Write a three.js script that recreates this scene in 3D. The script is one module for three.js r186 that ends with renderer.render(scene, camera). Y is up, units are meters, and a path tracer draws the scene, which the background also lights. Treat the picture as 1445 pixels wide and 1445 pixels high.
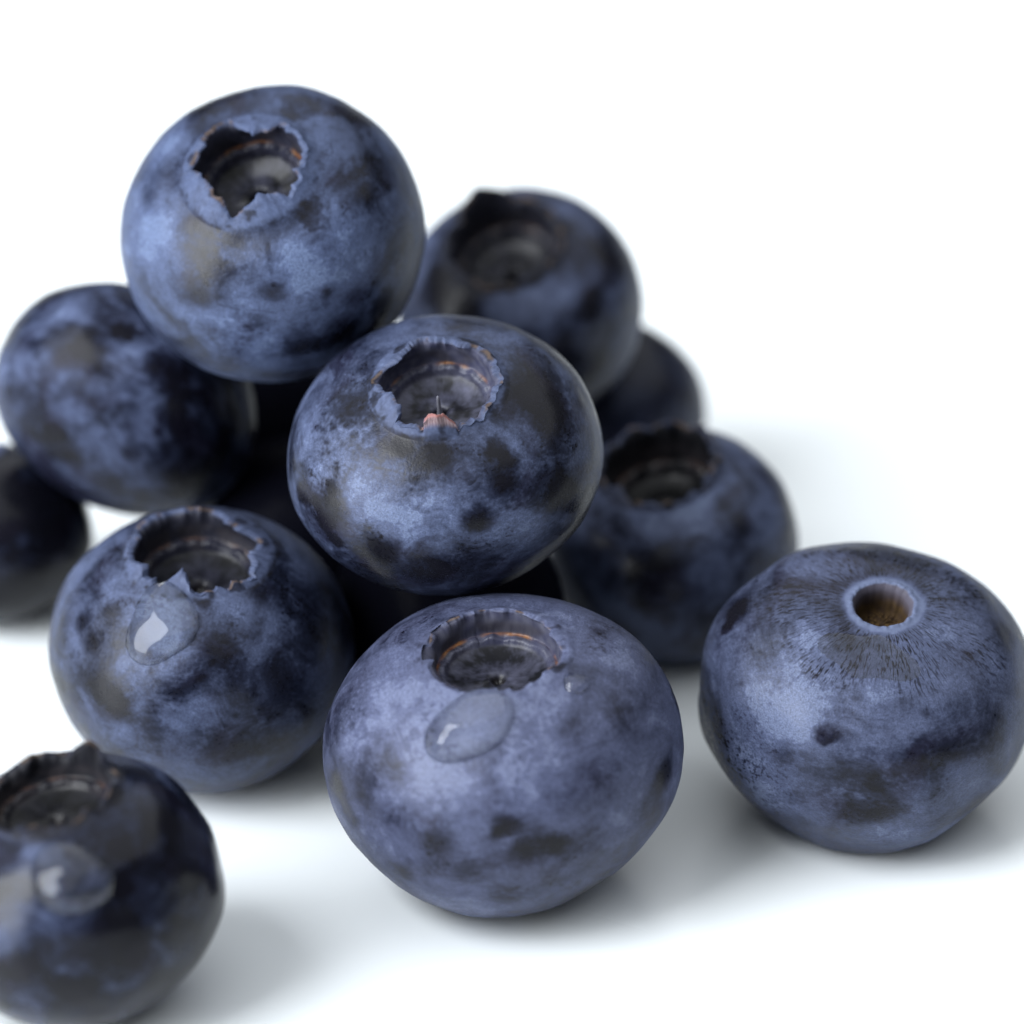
import * as THREE from 'three';

// ---------------------------------------------------------------- camera, light, exposure
const scene = new THREE.Scene();
const camera = new THREE.PerspectiveCamera(8.58, 1, 0.02, 20);
camera.position.set(0, 0.154, 0.27);
camera.rotation.set(THREE.MathUtils.degToRad(-28), 0, 0);
camera.focus = 0.2952;
camera.userData.fStop = 27;

const renderer = new THREE.WebGLRenderer({ antialias: true });
renderer.toneMapping = THREE.LinearToneMapping;
renderer.toneMappingExposure = 1.14;
renderer.shadowMap.enabled = true;

scene.background = new THREE.Color(0.10, 0.105, 0.115);      // the pale studio room round the table

function softbox(name, w, h, intensity, color, from, to) {
  const l = new THREE.RectAreaLight(color, intensity, w, h);
  l.name = name;
  l.position.set(...from); l.lookAt(...to);
  scene.add(l);
}
softbox('window_light', 0.40, 0.80, 11.3, new THREE.Color(0.93, 0.965, 1), [-0.48, 0.29, 0.27], [0, 0.01, 0]);
softbox('ceiling_light', 1.7, 1.5, 1.05, new THREE.Color(0.94, 0.975, 1), [-0.05, 0.62, -0.05], [0, 0, 0]);

// ---------------------------------------------------------------- noise
const R = THREE.MathUtils.degToRad, clamp = THREE.MathUtils.clamp, lerp = THREE.MathUtils.lerp;
const step = (a, b, x) => { const t = clamp((x - a) / (b - a), 0, 1); return t * t * (3 - 2 * t); };
function random(seed) { return () => { seed = (seed + 0x6d2b79f5) | 0; let t = Math.imul(seed ^ (seed >>> 15), 1 | seed); t = (t + Math.imul(t ^ (t >>> 7), 61 | t)) ^ t; return ((t ^ (t >>> 14)) >>> 0) / 4294967296; }; }
const PERM = new Uint8Array(512), GX = new Float32Array(256), GY = new Float32Array(256), GZ = new Float32Array(256);
{
  const r = random(7), p = [...Array(256).keys()];
  for (let i = 255; i > 0; i--) { const j = Math.floor(r() * (i + 1)); [p[i], p[j]] = [p[j], p[i]]; }
  for (let i = 0; i < 512; i++) PERM[i] = p[i & 255];
  for (let i = 0; i < 256; i++) { const z = r() * 2 - 1, a = r() * 6.2832, s = Math.sqrt(1 - z * z); GX[i] = s * Math.cos(a); GY[i] = s * Math.sin(a); GZ[i] = z; }
}
function noise(x, y, z) {
  const X = Math.floor(x), Y = Math.floor(y), Z = Math.floor(z); x -= X; y -= Y; z -= Z;
  const u = x * x * x * (x * (x * 6 - 15) + 10), v = y * y * y * (y * (y * 6 - 15) + 10), w = z * z * z * (z * (z * 6 - 15) + 10);
  const A = PERM[X & 255] + (Y & 255), B = PERM[(X + 1) & 255] + (Y & 255), zi = Z & 255, zj = (Z + 1) & 255;
  const aa = PERM[A & 511], ab = PERM[(A + 1) & 511], ba = PERM[B & 511], bb = PERM[(B + 1) & 511];
  const g = (h, dx, dy, dz) => GX[h] * dx + GY[h] * dy + GZ[h] * dz;
  const h = (k, q) => PERM[(k + q) & 511];
  const l1 = lerp(lerp(g(h(aa, zi), x, y, z), g(h(ba, zi), x - 1, y, z), u), lerp(g(h(ab, zi), x, y - 1, z), g(h(bb, zi), x - 1, y - 1, z), u), v);
  const l2 = lerp(lerp(g(h(aa, zj), x, y, z - 1), g(h(ba, zj), x - 1, y, z - 1), u), lerp(g(h(ab, zj), x, y - 1, z - 1), g(h(bb, zj), x - 1, y - 1, z - 1), u), v);
  return 1.5 * lerp(l1, l2, w);
}
const fbm = (x, y, z, n) => { let s = 0, a = 1, k = 0; for (let i = 0; i < n; i++) { s += a * noise(x, y, z); k += a; a *= 0.55; x = x * 2.03 + 11.3; y = y * 2.03 + 4.7; z = z * 2.03 - 7.9; } return s / k * 1.4; };

// ---------------------------------------------------------------- the setting
const tableMaterial = new THREE.MeshPhysicalMaterial({ color: new THREE.Color(0.79, 0.825, 0.838), roughness: 0.27, ior: 1.45 });
{
  const N = 512, d = new Uint8Array(N * N * 4), r = random(99);
  const put = (x, y, v) => { const o = (((y % N + N) % N) * N + ((x % N + N) % N)) * 4; d[o] = d[o + 1] = d[o + 2] = v; };
  for (let i = 0; i < N * N; i++) { const v = 200 + 12 * noise((i % N) / 9, Math.floor(i / N) / 9, 3.3); d[i * 4] = d[i * 4 + 1] = d[i * 4 + 2] = v; d[i * 4 + 3] = 255; }
  for (let s = 0; s < 34; s++) {                             // hair scratches and tiny specks of a used plastic top
    let x = r() * N, y = r() * N, a = (r() - 0.5) * 0.9; const n = 20 + r() * 110, b = (r() - 0.5) * 0.01;
    for (let k = 0; k < n; k++) { put(Math.round(x), Math.round(y), 120); x += Math.cos(a); y += Math.sin(a); a += b; }
  }
  const t = new THREE.DataTexture(d, N, N); t.wrapS = t.wrapT = THREE.RepeatWrapping; t.magFilter = THREE.LinearFilter; t.repeat.set(22, 22); t.needsUpdate = true;
  tableMaterial.bumpMap = t; tableMaterial.bumpScale = 0.000012;
}
{
  const s = new THREE.Shape(), W = 0.8, D = 0.62, c = 0.02;
  s.moveTo(-W + c, -D); s.lineTo(W - c, -D); s.quadraticCurveTo(W, -D, W, -D + c); s.lineTo(W, D - c); s.quadraticCurveTo(W, D, W - c, D);
  s.lineTo(-W + c, D); s.quadraticCurveTo(-W, D, -W, D - c); s.lineTo(-W, -D + c); s.quadraticCurveTo(-W, -D, -W + c, -D);
  const g = new THREE.ExtrudeGeometry(s, { depth: 0.02, bevelThickness: 0.003, bevelSize: 0.003, bevelSegments: 3, curveSegments: 8 });
  g.rotateX(-Math.PI / 2); g.translate(0, -0.023, 0);
  const m = new THREE.Mesh(g, tableMaterial);
  m.name = 'tabletop'; m.position.z = -0.15; m.receiveShadow = m.castShadow = true;
  m.userData = { label: 'smooth glossy white tabletop under the heap of blueberries', kind: 'structure' };
  scene.add(m);
}

// ---------------------------------------------------------------- blueberries
const fruitMaterial = (o) => new THREE.MeshPhysicalMaterial({ roughness: 1, ior: 1.5, specularIntensity: 0.44, ...o });
const calyxMaterial = fruitMaterial({ vertexColors: true, roughness: 0.62 });
const floorMaterial = fruitMaterial({ vertexColors: true, roughness: 0.38 });
const scarMaterial = fruitMaterial({ vertexColors: true, roughness: 0.9, specularIntensity: 0.3 });
const styleMaterial = fruitMaterial({ color: new THREE.Color(0.20, 0.20, 0.24), roughness: 0.6 });

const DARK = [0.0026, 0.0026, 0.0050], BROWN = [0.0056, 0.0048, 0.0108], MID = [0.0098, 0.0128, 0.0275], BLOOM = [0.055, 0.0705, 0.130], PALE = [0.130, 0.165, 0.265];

// How much wax and painted sheen there is at a direction u of the berry's own unit sphere: fills out {wax, brown, grain}.
function bloomAt(B, u, fine, out) {
  const { seed: s, spots, bias = 0, contrast = 0.88 } = B, [x, y, z] = u;
  const wx = 0.35 * noise(x * 2.6 + s, y * 2.6, z * 2.6), wy = 0.35 * noise(x * 2.6, y * 2.6 + s, z * 2.6 + 9), wz = 0.35 * noise(x * 2.6 + 5, y * 2.6, z * 2.6 + s);
  const X = x + wx, Y = y + wy, Z = z + wz;
  const big = fbm(X * 1.7 + s * 3, Y * 1.7, Z * 1.7, 2), middle = fbm(X * 4.6 - s, Y * 4.6 + 3, Z * 4.6, 3), small = fbm(x * 13 + s, y * 13, z * 13, fine ? 3 : 2);
  if (B.paintedShade) { out.wax = 0; out.brown = 0; return out; }  // hidden berries: the shade inside the heap is painted as near-black skin
  const lon = x * 0.8 + z * 0.6, hair = fbm(X * 9 + s, Y * 26 + 3 * wx, lon * 9, fine ? 3 : 2), dust = fine ? fbm(x * 42, y * 42 + s, z * 42, 2) : 0;
  let b = 0.50 + bias + contrast * (0.56 * big + 0.22 * middle + 0.17 * small + 0.12 * hair + 0.12 * dust);
  let brown = step(-0.05, 0.55, fbm(X * 2.2 + 17, Y * 2.2 + s, Z * 2.2, 2));
  const k1 = 0.12 * noise(x * 5.5, y * 5.5 + s, z * 5.5), k2 = 0.09 * noise(x * 16 + s, y * 16, z * 16) + (fine ? 0.07 * noise(x * 36 + s, y * 36, z * 36) : 0);
  for (const q of spots) {
    const c = x * q.x + y * q.y + z * q.z;
    if (c < q.far) continue;
    const a = Math.acos(Math.min(1, c)) / q.r, e = a + (k1 + k2) * (q.r < 0.12 ? 3.0 : 3.8);
    if (q.w > 0) { const f = q.w * (1 - step(lerp(0.0, 0.55, q.s * q.s), lerp(1.65, 1.2, q.s * q.s), e)); b -= f * (0.60 + 0.35 * small); brown = Math.max(brown, f * 0.25); }
    else b -= q.w * 0.55 * (1 - step(0.1, 1.6, e));  // pale marks: extra wax, also painted sheen and brightness under drops
  }
  const worn = step(0.25, 0.6, noise(X * 3.1 - s, Y * 3.1 + 21, Z * 3.1));              // patches where the wax is scuffed into fine flecks
  if (fine) b += worn * 0.30 * Math.min(0, fbm(x * 34, y * 34 + s, z * 34, 2) + 0.05) * 2;
  const streak = noise(X * 7 + Y * 20, Y * 9 - Z * 18 + s, Z * 7) * noise(x * 2 + s, y * 2, z * 2 + 4);
  b += streak * 0.22;
  for (const q of B.rubs) {                                                               // thin scratches and rub marks through the wax
    if (x * q.cx + y * q.cy + z * q.cz < q.long) continue;
    const d = Math.abs(x * q.x + y * q.y + z * q.z + 0.02 * noise(x * 6 + s, y * 6, z * 6)) / q.wide;
    if (d < 1) b -= q.deep * (1 - d * d) * (0.55 + 0.9 * small);
  }
  if (B.radial) {                                                                         // fine cracks of the wax that run out from the stem scar
    const phi = Math.atan2(-z, x), t = Math.acos(clamp(y, -1, 1)), m = step(0.22, 0.28, t) * (1 - step(0.5, 0.85, t + 0.3 * noise(x * 3, z * 3, s)));
    const line = 0.6 * noise(Math.cos(phi) * 24 + 40, Math.sin(phi) * 24, t * 12) + noise(Math.cos(phi) * 58, Math.sin(phi) * 58 + 9, t * 25);
    b -= m * 0.75 * step(0.0, 0.5, line) * (0.5 + 0.5 * step(-0.3, 0.3, noise(x * 4, y * 4 + s, z * 4)));
    b += 0.4 * (1 - step(0.21, 0.27, t));
    const left = step(0.35, 0.8, -x) * step(0.15, 0.45, 0.6 - Math.abs(y + 0.12)), fleck = fbm(x * 30, y * 30, z * 30 + s, 3);
    b -= left * 0.9 * step(0.0, 0.4, fleck) * 0.8 - left * 0.15;
  }
  out.wax = clamp(b, 0, 1.15); out.brown = brown;
  return out;
}
function waxColor(B, o, grain, c) {
  const w = o.wax, lo = step(-0.05, 0.50, w), hi = step(0.27, 1.02, w), top = step(0.92, 1.15, w);
  for (let i = 0; i < 3; i++) {
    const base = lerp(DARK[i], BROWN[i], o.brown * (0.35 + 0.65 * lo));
    const mid = lerp(MID[i], BROWN[i] * 1.7 + MID[i] * 0.25, o.brown * 0.42);
    c[i] = lerp(lerp(lerp(base, mid, lo), BLOOM[i], hi), PALE[i], top * 0.4) * grain * (B.tint ? B.tint[i] : 1);
  }
  return c;
}

// The berry's surface along the direction u: a squashed, slightly boxed ball with lumps, dents and a tapered foot.
function bodyScale(B, u) {
  const m = B.box ?? 2.15, [x, y, z] = u, r = Math.sqrt(x * x + z * z);
  let k = Math.pow(Math.pow(r, m) + Math.pow(Math.abs(y), m), -1 / m);
  if (B.taper && y < 0) k *= 1 - B.taper * Math.pow(r, 2) * Math.pow(-y, 1.2) * 1.6;
  k *= 1 + (B.lump ?? 0.018) * fbm(x * 1.3 + B.seed * 5, y * 1.3, z * 1.3 + 2, 2) + 0.003 * noise(x * 7, y * 7 + B.seed, z * 7);
  for (const q of B.dents ?? []) { const c = clamp(x * q.x + y * q.y + z * q.z, -1, 1), a = Math.acos(c) / q.r; if (a < 3) k *= 1 - q.w * Math.exp(-a * a); }
  if (B.ring) { const a = (r - B.ring) / (B.ring * 0.24); if (y > 0 && Math.abs(a) < 4) k *= 1 - (B.groove ?? 0.014) * Math.exp(-a * a); }
  return k;
}
const dirOf = (phi, t) => [Math.sin(t) * Math.cos(phi), Math.cos(t), -Math.sin(t) * Math.sin(phi)];
const bodyPoint = (B, u) => { const k = bodyScale(B, u); return [u[0] * B.a * k, u[1] * B.a * B.q * k, u[2] * B.a * k]; };

const berries = [];
function makeBerry(B) {
  const rnd = random(Math.round(B.seed * 977));
  const toSpot = ([phi, t, deg, w]) => { const [x, y, z] = dirOf(R(phi), R(t)); return { x, y, z, r: R(deg) * 1.15, w, s: rnd(), far: Math.cos(Math.min(3, R(deg) * 2.6)) }; };
  B.spots = (B.marks ?? []).map(toSpot);
  for (let i = 0; i < (B.extra ?? 10); i++) B.spots.push(toSpot([rnd() * 360, 30 + rnd() * 140, 2 + rnd() * rnd() * 9, 0.25 + rnd() * 0.45]));
  for (let i = 0; i < 22 * (B.fleck ?? 1); i++) B.spots.push(toSpot([rnd() * 360, 25 + rnd() * 140, 0.7 + rnd() * 1.2, 0.15 + rnd() * 0.35]));
  B.rubs = [];
  for (let i = 0; i < (B.sharp ? 16 : 6); i++) {
    const c = new THREE.Vector3(...dirOf(rnd() * 6.283, R(40 + rnd() * 80))), p = new THREE.Vector3(rnd() - 0.5, rnd() - 0.5, rnd() - 0.5).cross(c).normalize(), thin = rnd() < 0.7;
    B.rubs.push({ cx: c.x, cy: c.y, cz: c.z, x: p.x, y: p.y, z: p.z, long: Math.cos(0.06 + rnd() * 0.22), wide: thin ? 0.006 + rnd() * 0.008 : 0.02 + rnd() * 0.035, deep: (thin ? 0.22 : 0.3) * (rnd() < 0.3 ? -0.6 : 1) });
  }
  if (B.dents) B.dents = B.dents.map(toSpot);
  B.ring = B.scar ? B.rc * 1.15 : B.rc * 1.22;
  const n = new THREE.Vector3(...B.axis).normalize(), ex = new THREE.Vector3(1, 0, 0).addScaledVector(n, -n.x).normalize(), ez = new THREE.Vector3().crossVectors(ex, n);
  B.basis = new THREE.Matrix4().makeBasis(ex, n, ez);

  // rows of the one grid: first the skin from the far pole up to the crown, then the crown, then the cup
  const cols = B.sharp ? 360 : 200, skinRows = B.sharp ? 170 : 90, rJ = B.rc * (B.scar ? 1.5 : 1.13);
  let tJ = 0.1; while (Math.sin(tJ) * bodyScale(B, dirOf(1, tJ)) < rJ) tJ += 0.002;
  B.tJ = tJ;
  const rows = [], rc = B.rc;
  const seedN = B.seed * 13;
  const profile = (phi) => {
    const pJ = dirOf(phi, tJ), k = bodyScale(B, pJ), r0 = Math.sin(tJ) * k, y0 = Math.cos(tJ) * k * B.q;
    const cx = Math.cos(phi), sx = Math.sin(phi), ragged = noise(cx * 5 + seedN, sx * 5, 1.5), tooth = noise(cx * 8 + seedN, sx * 8, 4.5), crumb = noise(cx * 21, sx * 21 + seedN, 4.5);
    if (B.scar) {
      const e = 0.05 * ragged;
      return [[r0, y0], [rc * (1.27 + e), y0 + 0.003], [rc * (1.16 + e), y0 + 0.008 + 0.004 * tooth], [rc * (1.09 + e), y0 + 0.008 + 0.006 * tooth], [rc * (1.02 + e), y0 - 0.001 + 0.004 * crumb], [rc * (0.93 + e * 0.5), y0 - 0.04],
        [rc * (0.9 + e), y0 - 0.12], [rc * (0.84 + e), y0 - 0.175], [rc * 0.7, y0 - 0.19 + 0.012 * tooth], [rc * 0.4, y0 - 0.18 + 0.012 * ragged], [rc * 0.15, y0 - 0.178], [0, y0 - 0.18]];
    }
    const base = B.lip ?? 0.03; let h = base, lean = 0, own = 0;
    for (const [deg, width, high, inward] of B.lobes) {
      let d = Math.abs(((phi * 180 / Math.PI - deg) % 360 + 540) % 360 - 180) / width;
      d += 0.14 * tooth; if (d >= 1.25) continue;
      const f = Math.pow(clamp(1 - Math.max(0, d) / 1.25, 0, 1), 0.62);
      if (f > own) { own = f; h = base + f * high; lean = f * inward; }
    }
    const jag = B.jag ?? 1;
    h += jag * (0.05 * ragged + 0.03 * tooth + 0.014 * crumb);
    lean += jag * (0.04 * tooth + 0.016 * crumb + 0.06 * ragged);
    const th = (B.thick ?? 0.07) + 0.03 * ragged, rl = 1.0 - lean + (B.wobble ?? 0.05) * noise(cx * 1.6 + seedN, sx * 1.6, 8.5), dp = B.deep ?? 1;
    return [[r0, y0], [rc * 1.06, y0 + rc * (0.02 + 0.25 * Math.max(0, h)) + 0.002], [rc * lerp(1.04, rl, 0.45), y0 + rc * (0.05 + h * 0.62)], [rc * (rl + th * 0.4), y0 + rc * (0.05 + h)], [rc * (rl - th * 0.8), y0 + rc * (0.035 + h * 0.97)],
      [rc * (lerp(0.95, rl, 0.4) - th), y0 + rc * (h * 0.45)], [rc * (0.89 + 0.01 * ragged), y0 - rc * 0.16 * dp], [rc * (0.87 + 0.008 * crumb), y0 - rc * 0.34 * dp], [rc * (0.82 + 0.012 * tooth), y0 - rc * (0.37 + 0.012 * crumb + 0.05 * ragged) * dp], [rc * (0.76 + 0.012 * crumb), y0 - rc * (0.40 + 0.05 * ragged) * dp],
      [rc * 0.69, y0 - rc * 0.52 * dp], [rc * 0.42, y0 - rc * 0.60 * dp], [rc * 0.16, y0 - rc * 0.60 * dp], [rc * 0.06, y0 - rc * 0.72 * dp], [0, y0 - rc * 0.75 * dp]];
  };
  const profiles = Array.from({ length: cols + 1 }, (_, j) => profile(2 * Math.PI * (j % cols) / cols)), NP = profiles[0].length;
  const sub = B.sharp ? 7 : 4, crownRows = (NP - 1) * sub, total = skinRows + crownRows;
  const wallEnd = (B.scar ? 5 : 7) * sub;
  const pos = new Float32Array((total + 1) * (cols + 1) * 3), uv = new Float32Array((total + 1) * (cols + 1) * 2), s = new Float32Array((total + 1) * (cols + 1));
  const cat = (a, b, c, d, t) => 0.5 * (2 * b + (c - a) * t + (2 * a - 5 * b + 4 * c - d) * t * t + (3 * b - a - 3 * c + d) * t * t * t);
  for (let i = 0; i <= total; i++) for (let j = 0; j <= cols; j++) {
    const o = i * (cols + 1) + j, phi = 2 * Math.PI * (j % cols) / cols;
    let p;
    if (i <= skinRows) { const t = Math.PI - (Math.PI - tJ) * i / skinRows; p = bodyPoint(B, dirOf(phi, t)); uv[o * 2] = j / cols; uv[o * 2 + 1] = i / skinRows; }
    else {
      const f = (i - skinRows) / sub, e = Math.min(NP - 2, Math.floor(f)), t = f - e, P = profiles[j], at = (m) => P[clamp(m, 0, NP - 1)];
      const before = e === 0 ? [2 * P[0][0] - P[1][0], 2 * P[0][1] - P[1][1]] : at(e - 1);
      const r = Math.max(0, cat(before[0], at(e)[0], at(e + 1)[0], at(e + 2)[0], t)) * B.a, y = cat(before[1], at(e)[1], at(e + 1)[1], at(e + 2)[1], t) * B.a;
      p = [r * Math.cos(phi), y, -r * Math.sin(phi)]; s[o] = f; uv[o * 2] = j / cols; uv[o * 2 + 1] = 1;
    }
    pos.set(p, o * 3);
  }
  // put it on the table: lowest point at the tabletop, the contact pressed a little flat
  const centre = new THREE.Vector3(...B.at).multiplyScalar(0.001), v = new THREE.Vector3(), inverse = B.basis.clone().transpose();
  let low = 1;
  for (let o = 0; o < pos.length / 3; o++) low = Math.min(low, v.fromArray(pos, o * 3).applyMatrix4(B.basis).y);
  if (B.rests) {
    centre.y = -low - (B.press ?? 0.00025);
    for (let o = 0; o < pos.length / 3; o++) { v.fromArray(pos, o * 3).applyMatrix4(B.basis); if (v.y + centre.y < 0.00002) { v.y = 0.00002 - centre.y; v.applyMatrix4(inverse).toArray(pos, o * 3); } }
    low = -centre.y;
  }
  // smooth normals of the whole grid, so that the parts meet without a seam
  const nor = new Float32Array(pos.length), a = new THREE.Vector3(), b = new THREE.Vector3(), c = new THREE.Vector3(), id = (i, j) => i * (cols + 1) + j;
  for (let i = 0; i <= total; i++) for (let j = 0; j <= cols; j++) {
    const l = id(i, j === 0 ? cols - 1 : j - 1), r = id(i, j === cols ? 1 : j + 1), d = id(Math.max(0, i - 1), j), t = id(Math.min(total, i + 1), j);
    a.fromArray(pos, r * 3).sub(b.fromArray(pos, l * 3)); c.fromArray(pos, t * 3).sub(b.fromArray(pos, d * 3));
    a.cross(c);
    if (i === 0) a.set(0, -1, 0); if (i === total) a.set(0, 1, 0);
    a.normalize().toArray(nor, id(i, j) * 3);
  }
  // colours of crown and cup
  const col = new Float32Array(pos.length), o = {}, w = [0, 0, 0];
  const edge = B.scar ? 2.6 : 3.4;
  for (let i = skinRows; i <= total; i++) for (let j = 0; j <= cols; j++) {
    const k = id(i, j), f = s[k], x = pos[k * 3] / B.a, y = pos[k * 3 + 1] / B.a, z = pos[k * 3 + 2] / B.a, phi = 2 * Math.PI * j / cols;
    const l = Math.hypot(x, y / B.q, z) || 1, n1 = noise(x * 22, y * 22 + B.seed, z * 22), n2 = noise(x * 60, y * 60, z * 60 + B.seed), n3 = noise(x * 8 + B.seed, y * 8, z * 8);
    bloomAt(B, [x / l, y / B.q / l, z / l], true, o);
    if (!B.scar) o.wax = clamp(lerp(o.wax, Math.max(o.wax * (B.crown ?? 1), 0.86 * (B.crown ?? 1)), step(0.2, 1.4, f)) + 0.22 * n1 + 0.12 * n2 - 0.55 * step(0.12, 0.45, n3 + 0.4 * n1) * step(0.4, 1.2, f), 0, 1.15); else o.wax = clamp(lerp(o.wax, 1.1, step(0.3, 1.1, f)) + 0.1 * n1, 0, 1.15);
    waxColor(B, o, 1 + 0.12 * n2, w);
    const mixTo = (q, t) => { for (let m = 0; m < 3; m++) w[m] = lerp(w[m], q[m], t); };
    if (B.scar) {
      mixTo([0.060, 0.055, 0.075], step(3.2, 4.2, f));
      mixTo([0.040 + 0.02 * n1, 0.024 + 0.012 * n1, 0.012], step(4.6, 6.2, f));
      mixTo([0.05 + 0.08 * n2, 0.030 + 0.05 * n2, 0.013 + 0.02 * n2], step(7.0, 8.4, f) * step(-0.3, 0.3, n1));
    } else {
      mixTo([0.10, 0.066, 0.045], 0.6 * step(2.9, 3.3, f) * (1 - step(3.5, 4.0, f)) * step(0.0, 0.4, n3 + 0.4 * n1));
      const ink = B.ink ?? 1; mixTo([(0.05 + 0.025 * n1) * ink, (0.052 + 0.025 * n1) * ink, (0.085 + 0.025 * n1) * ink], step(3.6, 4.6, f));
      mixTo([0.022, 0.019, 0.022], step(5.2, 6.2, f) * 0.6 * step(-0.3, 0.3, n3));
      const rust = step(6.9, 7.25, f) * (1 - step(7.55, 8.1, f));
      mixTo([0.15 + 0.10 * n1, 0.056 + 0.045 * n1, 0.016], rust * (B.rust ?? 0.2) * clamp(0.5 + 1.3 * n3 + 0.4 * n1, 0.05, 0.95));
      mixTo([0.075 + 0.05 * n2, 0.08 + 0.05 * n2, 0.12 + 0.06 * n2], ink * step(8.2, 8.8, f + 0.4 * n1) * (1 - step(9.2, 10.2, f + 0.9 * n3)) * clamp(0.45 + 1.6 * n3 + 0.5 * n1, 0, 0.9) * clamp(B.rust ?? 0.25, 0, 0.8));
      const g = clamp(0.9 + 1.3 * n3 + 0.8 * n1 + 0.5 * n2, 0.15, 2.4);
      mixTo([0.032 * g * ink, 0.033 * g * ink, 0.050 * g * ink], step(9.4, 10.1, f));
      mixTo([0.006, 0.005, 0.006], step(12, 12.8, f));
      for (const q of B.pink ?? []) {
        const d = Math.abs(((phi * 180 / Math.PI - q[0]) % 360 + 540) % 360 - 180) / q[1];
        const veins = 0.5 + 0.5 * Math.sin(phi * 150 + 3 * n1), m = (1 - step(0.7, 1.05, d + 0.3 * n1)) * step(1.4, 2.3, f) * (1 - step(4.2, 5.2, f));
        mixTo([0.17 + 0.12 * veins, 0.10 + 0.12 * veins, 0.105 + 0.12 * veins], m * 0.9);
        mixTo([0.20, 0.07, 0.06], m * step(2.5, 3.2, f) * (1 - step(3.4, 4, f)) * 0.8);
      }
    }
    col.set(w, k * 3);
  }
  const piece = (from, to, colors) => {
    const g = new THREE.BufferGeometry(), i0 = from * (cols + 1), count = (to - from + 1) * (cols + 1), index = [];
    g.setAttribute('position', new THREE.BufferAttribute(pos.slice(i0 * 3, (i0 + count) * 3), 3));
    g.setAttribute('normal', new THREE.BufferAttribute(nor.slice(i0 * 3, (i0 + count) * 3), 3));
    g.setAttribute('uv', new THREE.BufferAttribute(uv.slice(i0 * 2, (i0 + count) * 2), 2));
    if (colors) g.setAttribute('color', new THREE.BufferAttribute(col.slice(i0 * 3, (i0 + count) * 3), 3));
    for (let i = 0; i < to - from; i++) for (let j = 0; j < cols; j++) { const p = i * (cols + 1) + j, q = p + cols + 1; index.push(p, p + 1, q, q, p + 1, q + 1); }
    g.setIndex(index);
    return g;
  };
  const root = new THREE.Group();
  root.name = berries.length ? 'blueberry_' + String(berries.length).padStart(3, '0') : 'blueberry';
  root.userData = { label: B.label, category: 'blueberry', group: 'blueberries piled on the white table' };
  root.position.set(centre.x, centre.y + low, centre.z);
  const add = (name, geometry, material, parent = root) => {
    const m = new THREE.Mesh(geometry, material); m.name = name; m.castShadow = m.receiveShadow = true;
    if (parent === root) { m.quaternion.setFromRotationMatrix(B.basis); m.position.y = -low; }
    parent.add(m); return m;
  };
  add('skin', piece(0, skinRows, false), skinMaterial(B));
  if (B.scar) { add('scar_rim', piece(skinRows, skinRows + wallEnd, true), calyxMaterial); add('stem_scar', piece(skinRows + wallEnd, total, true), scarMaterial); }
  else if (!B.hiddenCrown) {
    add('calyx', piece(skinRows, skinRows + wallEnd, true), calyxMaterial);
    const cup = add('calyx_floor', piece(skinRows + wallEnd, total, true), floorMaterial);
    if (B.style) {
      const y = (Math.cos(tJ) * B.q * bodyScale(B, dirOf(0, tJ)) - rc * 0.62) * B.a, h = rc * B.style * B.a, r = rc * 0.035 * B.a;
      const g = new THREE.LatheGeometry([[0.001, 0], [r * 1.3, 0], [r, h * 0.3], [r * 0.8, h * 0.8], [r * 0.6, h * 0.94], [0.0000001, h]].map((p) => new THREE.Vector2(p[0] === 0.001 ? r * 1.4 : p[0], p[1])), 10);
      g.translate(0, y, 0);
      add('style_stub', g, styleMaterial, cup);
    }
  } else add('calyx', piece(skinRows, total, true), calyxMaterial);
  B.group = root; B.centre = centre;
  scene.add(root); berries.push(B);
  return B;
}
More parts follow.
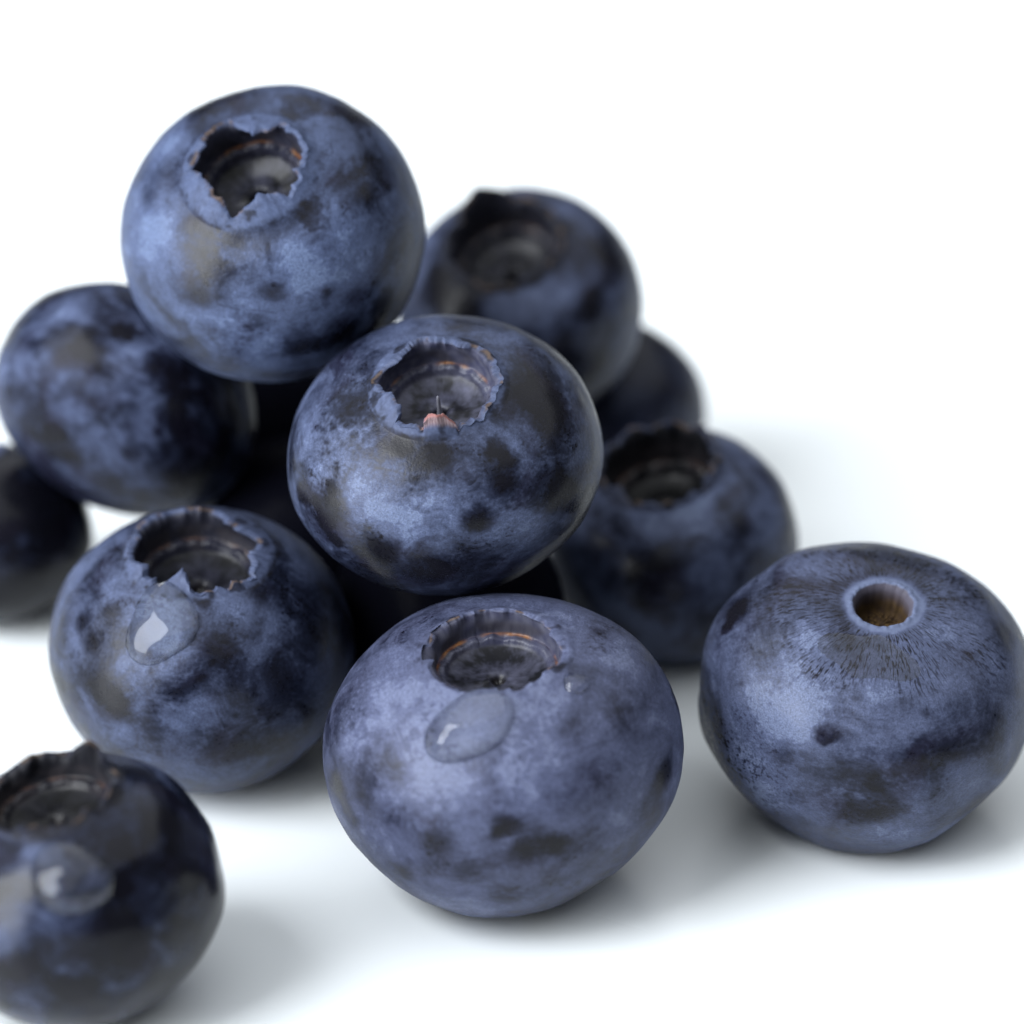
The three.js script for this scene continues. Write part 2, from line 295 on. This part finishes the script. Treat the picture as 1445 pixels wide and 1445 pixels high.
function skinMaterial(B) {
  const W = B.sharp ? 2048 : 1024, H = W / 2, map = new Uint8Array(W * H * 4), data = new Uint8Array(W * H * 4), o = {}, c = [0, 0, 0];
  const srgb = new Uint8Array(4096); for (let i = 0; i < 4096; i++) { const v = i / 4095; srgb[i] = Math.round(255 * (v <= 0.0031308 ? v * 12.92 : 1.055 * Math.pow(v, 1 / 2.4) - 0.055)); }
  for (let j = 0; j < H; j++) {
    const t = Math.PI - (Math.PI - B.tJ) * (j + 0.5) / H, st = Math.sin(t), ct = Math.cos(t);
    for (let i = 0; i < W; i++) {
      const phi = 2 * Math.PI * (i + 0.5) / W, u = [st * Math.cos(phi), ct, -st * Math.sin(phi)], k = (j * W + i) * 4;
      bloomAt(B, u, B.sharp, o);
      const g1 = B.sharp ? noise(u[0] * 95, u[1] * 95 + B.seed, u[2] * 95) : 0, g2 = noise(u[0] * 46 + B.seed, u[1] * 46, u[2] * 46), g3 = B.sharp ? noise(u[0] * 190, u[1] * 190, u[2] * 190 + B.seed) : 0;
      waxColor(B, o, 1 + (0.34 * g1 + 0.16 * g2 + 0.26 * g3) * (0.5 + 0.5 * o.wax), c);
      for (let m = 0; m < 3; m++) map[k + m] = srgb[Math.round(clamp(c[m], 0, 1) * 4095)];
      map[k + 3] = 255;
      data[k] = clamp(128 + (46 * g1 + 40 * g2 + 22 * g3) * (0.2 + 0.8 * o.wax) + 24 * (o.wax - 0.5), 0, 255);       // relief of the wax
      data[k + 1] = 255 * clamp((0.29 + 0.20 * step(0.15, 0.8, o.wax) + 0.06 * g2) * (B.gloss ?? 1), 0, 1);          // rubbed skin is glossier
      data[k + 2] = 0; data[k + 3] = 255;
    }
  }
  const tex = (d, color) => { const t = new THREE.DataTexture(d, W, H); t.magFilter = THREE.LinearFilter; t.wrapS = THREE.RepeatWrapping; t.wrapT = THREE.ClampToEdgeWrapping; if (color) t.colorSpace = THREE.SRGBColorSpace; t.needsUpdate = true; return t; };
  const m = fruitMaterial({ map: tex(map, true) });
  if (B.paintedShade) { m.specularIntensity = 0.1; m.ior = 1.15; }  // almost no reflection, so the painted heap shade stays black
  if (B.ior) m.ior = B.ior;
  m.roughnessMap = m.bumpMap = tex(data, false); m.bumpScale = B.sharp ? 0.00003 : 0.00002;
  return m;
}

// at: centre in millimetres; a: equatorial radius in metres; q: height over width; axis: where the crown points; rc: crown radius over a
// marks: [azimuth, polar angle, size in degrees, wear (+) or extra wax and painted sheen (-)]; lobes: [azimuth, half width, height, inward lean]
makeBerry({
  label: 'lowest front blueberry with a large oval water drop below its round crown', seed: 1.37, sharp: true, rests: true, at: [-0.35, 6.3, 13.95], a: 0.00784, q: 0.775, axis: [-0.06, 0.991, 0.118], rc: 0.385, deep: 0.78, ink: 0.8, jag: 0.9, lip: -0.04, thick: 0.03, wobble: 0.10, rust: 0.9, press: 0.0004, taper: 0.08, tint: [1.10, 1.0, 0.98], box: 2.38, bias: 0.21, contrast: 0.85, groove: 0.004, extra: 4, dents: [[332, 131, 24, 0.06], [208, 135, 22, 0.03]],
  lobes: [[181, 13, -0.03, -0.30], [150, 16, 0.02, -0.06], [20, 26, 0.03, 0.05], [95, 60, 0.05, 0.0], [205, 24, 0.02, 0.03], [265, 40, 0.0, 0.02], [325, 26, 0.02, 0.04]],
  marks: [[272, 70, 4, 1], [278, 81, 6, .9], [287, 81, 4, 1], [269, 74, 3, .7], [235, 100, 5, .7], [245, 94, 4, .7], [250, 79, 5, .4], [304, 42, 5, .5], [266, 48, 3, .5], [202, 77, 5, .8], [212, 87, 5, .8], [7, 71, 4, 1], [334, 78, 5, .7], [271, 108, 6, .8], [310, 60, 5, .3], [259, 92, 4, .4], [24, 35, 3, .5],
    [206, 59, 7, -.6], [212, 40, 13, -.6], [256, 36, 12, -.8], [256, 60, 13, -.5], [285, 54, 10, -.5], [242, 58, 11, -.5], [357, 41, 9, -.6], [312, 81, 9, -.5]],  // the strongest pale mark paints the light gathered under the large drop
});
makeBerry({
  label: 'blueberry resting on the others in the centre of the heap, pink fleck on its crown', seed: 2.81, sharp: true, at: [-2.94, 15.23, 4.01], a: 0.00698, q: 0.74, axis: [-0.07, 0.933, 0.352], rc: 0.40, box: 2.15, taper: 0.12, bias: -0.05, deep: 0.95, style: 0.42, rust: 0.7, extra: 6,
  lobes: [[207, 27, 0.16, 0.26], [138, 26, 0.12, 0.24], [66, 20, 0.06, 0.10], [100, 22, 0.05, 0.02], [350, 40, 0.02, 0.03], [246, 17, 0.06, 0.05], [272, 15, 0.40, 0.06], [310, 20, 0.0, -0.02]], pink: [[273, 17]],
  marks: [[245, 30, 4, 1.1], [216, 70, 3, 1], [222, 75, 4, 1], [228, 81, 3, .7], [308, 36, 4, .8], [309, 43, 3, .8], [302, 50, 4, .7], [285, 61, 5, .8], [249, 73, 5, .7], [206, 72, 6, .6], [220, 59, 6, .5], [323, 67, 7, .6], [326, 92, 7, .9], [342, 46, 10, .5], [272, 32, 6, .5], [235, 36, 5, .5], [274, 83, 10, .6], [357, 39, 10, .4],
    [200, 53, 13, -1], [216, 45, 11, -.8], [240, 52, 14, -1], [261, 64, 8, -.6], [278, 46, 10, -.6], [326, 37, 6, -.6], [298, 68, 9, -.6]],  // the strongest pale marks paint the white sheen on the left and middle
});
makeBerry({
  label: 'topmost blueberry on the heap, its star-shaped crown facing forward', seed: 4.19, sharp: true, tint: [0.96, 1.01, 1.05], at: [-10.69, 21.79, -5.13], a: 0.00683, q: 0.86, axis: [-0.17, 0.84, 0.515], rc: 0.41, box: 2.1, contrast: 0.74, bias: 0.12, groove: 0.03, deep: 1.2, ink: 0.55, rust: 0.8, extra: 6,
  lobes: [[213, 36, 0.16, 0.34], [150, 30, 0.20, 0.14], [80, 22, 0.18, 0.44], [32, 24, 0.14, 0.06], [345, 28, 0.12, 0.16], [287, 28, 0.18, 0.34]],
  marks: [[301, 61, 3, 1], [280, 52, 4, .8], [287, 48, 4, .6], [40, 55, 9, .9], [348, 43, 11, .7], [3, 52, 8, .6], [318, 35, 7, .7], [222, 29, 7, .7], [238, 37, 7, .7], [248, 43, 6, .5], [241, 54, 7, .6], [298, 86, 7, 1], [312, 98, 6, 1], [284, 83, 5, .8], [319, 86, 6, .7], [310, 71, 4, .5], [57, 38, 8, .7], [186, 46, 6, .3], [259, 31, 4, .4],
    [281, 62, 15, -.6], [250, 65, 11, -.6], [210, 43, 12, -.6], [307, 57, 12, -.6], [295, 45, 8, -.6], [152, 41, 8, -.6], [266, 82, 11, -.6]],
});
makeBerry({
  label: 'blueberry with a round brown stem scar instead of a crown, alone beside the heap', seed: 5.53, sharp: true, rests: true, at: [15.67, 5.95, 8.05], a: 0.00749, q: 0.75, press: 0.0006, axis: [0.09, 0.971, 0.223], rc: 0.168, dents: [[212, 122, 18, .035], [328, 120, 20, .05], [25, 62, 22, .02], [265, 108, 16, .015]], scar: true, radial: true, tint: [1.04, 1, 0.98], taper: 0.06, box: 2.45, bias: 0.17, contrast: 0.8, extra: 6, lump: 0.05, groove: 0.01,
  marks: [[263, 72, 9, .6], [270, 76, 5, .5], [282, 65, 8, .4], [249, 56, 4, .8], [247, 58, 3, .6], [264, 87, 6, .8], [273, 88, 5, .5], [294, 62, 9, .3], [171, 51, 5, 1], [177, 56, 3, .7], [312, 103, 8, .6], [289, 45, 2, .5], [257, 40, 2, .6], [234, 74, 4, .4], [3, 41, 7, .5], [208, 85, 5, .6], [212, 102, 5, .5],
    [229, 57, 11, -.9], [225, 43, 11, -.8], [275, 99, 7, -.6], [219, 28, 4, -.6], [234, 97, 8, -.6], [266, 35, 7, -.6], [205, 27, 5, -.6], [193, 73, 3, -.6]],
});
makeBerry({
  label: 'blueberry left of the front one, a water drop hanging from its dark open crown', seed: 6.91, sharp: true, rests: true, at: [-13.8, 6.08, 4.54], a: 0.00681, q: 0.89, axis: [0, 0.99, 0.138], rc: 0.455, ink: 0.3, deep: 0.9, jag: 1.2, taper: 0.05, box: 2.15, bias: 0.05, extra: 6,
  lobes: [[200, 26, 0.08, 0.04], [252, 11, 0.18, 0.34], [226, 14, 0.0, 0.05], [150, 30, 0.05, 0.0], [95, 34, 0.05, 0.04], [40, 24, 0.10, 0.20], [350, 30, 0.06, 0.14], [300, 30, 0.02, 0.02]], wobble: 0.12,
  marks: [[233, 72, 6, .8], [239, 78, 5, .7], [262, 72, 5, .7], [284, 94, 11, .7], [283, 46, 6, .5], [300, 68, 13, .5], [218, 59, 5, .4], [315, 32, 4, .6], [275, 29, 3, .9], [271, 58, 3, .6], [207, 36, 6, -.6], [210, 63, 7, -.6], [262, 75, 6, -.6], [252, 42, 13, -1], [298, 31, 8, -.6], [247, 63, 11, -.6], [246, 93, 8, -.6]],  // the strongest pale mark paints the brightness under the hanging drop
});
makeBerry({
  label: 'blurred dark glossy blueberry nearest the camera, cut by the photo edge', seed: 8.23, rests: true, at: [-18.4, 5.5, 23.99], a: 0.00622, q: 0.88, axis: [-0.17, 0.985, 0.042], rc: 0.45, ink: 0.1, jag: 1.4, crown: 0.25, gloss: 0.75, deep: 0.7, lip: 0.0, bias: -0.28, lump: 0.03, groove: 0.03,
  lobes: [[50, 20, 0.36, 0.06], [110, 26, 0.10, 0.0], [180, 30, 0.06, 0.05], [250, 30, 0.02, 0.1], [325, 28, 0.06, 0.05]],
  marks: [[309, 45, 4, .9], [301, 60, 4, .9], [336, 73, 5, .9], [266, 27, 5, .8], [287, 83, 16, .4], [344, 50, 11, .5], [270, 100, 8, .7], [255, 7, 7, -.6], [290, 53, 5, -.7], [258, 41, 7, -.7], [250, 71, 8, -.7], [273, 66, 11, -.6], [355, 34, 8, -.6]],
});
makeBerry({
  label: 'blueberry under the topmost one on the left, lifted off the table', seed: 9.71, at: [-17.68, 12.02, -7.9], a: 0.00624, q: 0.68, axis: [0.352, 0.40, -0.84], rc: 0.42, ior: 1.3, bias: -0.10,
  lobes: [[20, 30, 0.1, 0.1], [92, 30, 0.1, 0.1], [164, 30, 0.1, 0.1], [236, 30, 0.1, 0.1], [308, 30, 0.1, 0.1]], dents: [[277, 99, 17, .06]],
  marks: [[262, 116, 10, .9], [275, 98, 7, .9], [298, 110, 12, .8], [224, 158, 5, .9], [317, 155, 4, .8], [207, 169, 6, .7], [314, 126, 7, .7], [250, 94, 7, -.7], [255, 149, 8, -.6], [282, 108, 5, -.6], [224, 122, 12, -.6], [304, 158, 12, -.6]],
});
makeBerry({
  label: 'high rear blueberry right of the topmost one, black tip on its crown', seed: 11.3, at: [0.4, 12.0, -17.63], a: 0.0058, q: 0.85, axis: [-0.172, 0.911, 0.376], rc: 0.47, ink: 0.25, crown: 0.22, bias: 0.0, deep: 1.15,
  lobes: [[113, 28, 0.46, -0.02], [60, 24, 0.12, 0.0], [10, 30, 0.02, 0.0], [165, 24, 0.14, 0.0], [235, 40, 0.0, 0.02], [310, 30, 0.02, 0.05]],
  marks: [[322, 54, 6, .9], [19, 27, 6, .5], [3, 51, 9, .6], [236, 37, 9, .8], [204, 41, 9, .8], [285, 65, 14, .5], [308, 35, 13, -.6], [262, 38, 11, -.6], [310, 70, 11, -.6]],
});
makeBerry({
  label: 'blurred blueberry on the table behind the centre, ragged black crown tilted left', seed: 12.9, rests: true, at: [7.46, 5.19, -6.92], a: 0.00573, q: 0.90, axis: [-0.164, 0.969, 0.182], rc: 0.48, bias: 0.10, deep: 1.2, ink: 0.06, jag: 1.4, crown: 0.55, groove: 0.03,
  lobes: [[75, 22, 0.26, 0.02], [115, 20, 0.24, 0.0], [40, 18, 0.28, -0.02], [155, 24, 0.18, 0.0], [215, 40, 0.02, 0.1], [345, 30, 0.05, 0.02]],
  marks: [[264, 68, 14, .6], [230, 45, 11, .5], [320, 54, 5, .6], [243, 94, 7, .6], [237, 21, 11, -.6], [298, 37, 11, -.6], [334, 61, 11, -.6], [241, 80, 11, -.6], [289, 67, 14, -.6]],
});
makeBerry({
  label: 'small farthest blueberry, mostly hidden, showing only its smooth blurred right side', seed: 14.4, rests: true, at: [4.85, 4.45, -21.96], a: 0.00447, q: 0.92, axis: [0.309, 0.207, -0.928], rc: 0.42, bias: -0.12, contrast: 0.5, extra: 2,
  lobes: [[20, 30, 0.1, 0.1], [92, 30, 0.1, 0.1], [164, 30, 0.1, 0.1], [236, 30, 0.1, 0.1], [308, 30, 0.1, 0.1]],
});
makeBerry({
  label: 'dark blueberry on the table at the far left, cut by the photo edge', seed: 15.8, rests: true, at: [-23.9, 3.9, -10.0], a: 0.0044, q: 0.92, axis: [-0.333, 0.902, -0.276], rc: 0.42, bias: -0.5,
  lobes: [[20, 30, 0.1, 0.1], [92, 30, 0.1, 0.1], [164, 30, 0.1, 0.1], [236, 30, 0.1, 0.1], [308, 30, 0.1, 0.1]],
});
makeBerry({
  label: 'shade-painted blueberry deep in the heap behind the left one with the hanging drop', seed: 17.2, rests: true, at: [-9.6, 4.5, -8.6], a: 0.0048, q: 0.92, axis: [0.2, 0.3, -0.93], rc: 0.42, paintedShade: true,
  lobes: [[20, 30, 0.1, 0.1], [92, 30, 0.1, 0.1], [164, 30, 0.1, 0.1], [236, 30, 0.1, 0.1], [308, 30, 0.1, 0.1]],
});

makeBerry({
  label: 'shade-painted black blueberry on the table beneath the centre one, behind the front berry', seed: 18.6, rests: true, at: [-2.9, 4.7, -0.9], a: 0.0053, q: 0.94, axis: [0.2, 0.95, -0.25], rc: 0.42, paintedShade: true,
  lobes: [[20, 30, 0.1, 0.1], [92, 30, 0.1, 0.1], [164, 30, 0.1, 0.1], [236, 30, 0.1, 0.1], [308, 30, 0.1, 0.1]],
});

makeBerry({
  label: 'shade-painted black blueberry behind the topmost one, seen only in the dark gap below it', seed: 20.3, rests: true, at: [-12, 5.6, -19.2], a: 0.0060, q: 0.92, axis: [0.2, 0.4, -0.9], rc: 0.42, paintedShade: true,
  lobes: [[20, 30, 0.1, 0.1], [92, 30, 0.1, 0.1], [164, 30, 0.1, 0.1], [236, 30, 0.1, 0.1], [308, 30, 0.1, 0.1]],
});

// ---------------------------------------------------------------- water drops
const water = new THREE.MeshPhysicalMaterial({ color: 0xffffff, roughness: 0.09, transmission: 1, thickness: 0.001, ior: 1.333 });
// A drop that clings to a berry: outline(angle) gives its radius in degrees of the berry, high its height in metres.
function drop(B, phi, t, outline, high, label, power = 0.62) {
  const c = new THREE.Vector3(...dirOf(R(phi), R(t))), side = new THREE.Vector3(...dirOf(R(phi) + Math.PI / 2, Math.PI / 2)), down = new THREE.Vector3(...dirOf(R(phi), R(t) + Math.PI / 2)), u = new THREE.Vector3();
  const P = 72, Q = 26, pos = [], index = [], n = new THREE.Vector3();
  const at = (r, a, lift) => {
    const w = Math.tan(R(outline(a) * r)); u.copy(c).addScaledVector(side, w * Math.cos(a)).addScaledVector(down, w * Math.sin(a)).normalize();
    const p = bodyPoint(B, [u.x, u.y, u.z]); n.set(u.x, u.y / B.q, u.z).normalize();
    return [p[0] + n.x * lift, p[1] + n.y * lift, p[2] + n.z * lift];
  };
  for (let i = 0; i <= Q; i++) for (let j = 0; j < P; j++) {                  // the free surface, then back under the skin
    const r = Math.sin(i / Q * Math.PI / 2), a = j / P * 2 * Math.PI, sag = 1 + 0.35 * r * Math.sin(a) * (1 - r);
    pos.push(...at(r, a, high * sag * (1 + 0.22 * noise(r * Math.cos(a) * 1.6 + phi, r * Math.sin(a) * 1.6, t)) * Math.pow(1 - r * r, power) - 0.00001));
  }
  for (let j = 0; j < P; j++) pos.push(...at(0.96, j / P * 2 * Math.PI, -0.00007));
  pos.push(...at(0, 0, -0.00008));
  const last = pos.length / 3 - 1;
  for (let i = 0; i <= Q; i++) for (let j = 0; j < P; j++) { const p = i * P + j, q = i * P + (j + 1) % P; index.push(p, q, p + P, q, q + P, p + P); }
  for (let j = 0; j < P; j++) index.push((Q + 1) * P + j, (Q + 1) * P + (j + 1) % P, last);
  const g = new THREE.BufferGeometry(); g.setAttribute('position', new THREE.Float32BufferAttribute(pos, 3)); g.setIndex(index); g.computeVertexNormals();
  const m = new THREE.Mesh(g, water); m.name = numbered('water_drop'); m.castShadow = m.receiveShadow = true;
  m.quaternion.setFromRotationMatrix(B.basis); m.position.copy(B.centre);
  m.userData = { label, category: 'water drop' };
  scene.add(m);
}
const counts = {};
function numbered(name) { const k = counts[name] = (counts[name] ?? -1) + 1; return k ? name + '_' + String(k).padStart(3, '0') : name; }
const ellipse = (a, b, turn, wave = 0, lobes = 3, phase = 0) => (x) => { const c = Math.cos(x - turn) / a, s = Math.sin(x - turn) / b; return (1 + wave * Math.sin(lobes * x + phase)) / Math.sqrt(c * c + s * s); };
drop(berries[0], 256, 35, ellipse(15.5, 10.5, R(128), 0.04), 0.00105, 'large oval water drop on the front blueberry below its crown');
drop(berries[0], 327, 30, ellipse(4.6, 4.2, 0, 0.06), 0.00035, 'small water drop right of the large one on the front blueberry');
drop(berries[4], 250, 40, ellipse(13, 17, 0, 0.10, 3, 1.6), 0.0006, 'pear-shaped water drop hanging under the dark crown of the left blueberry');
drop(berries[3], 257, 24, ellipse(17, 9, R(3), 0.10, 4, 0.6), 0.00013, 'flat water film below the brown stem scar of the right blueberry', 1);
drop(berries[5], 280, 50, ellipse(17, 14, R(50), 0.06, 3, 1), 0.0008, 'large blurred water drop on the dark blueberry nearest the camera');

renderer.render(scene, camera);
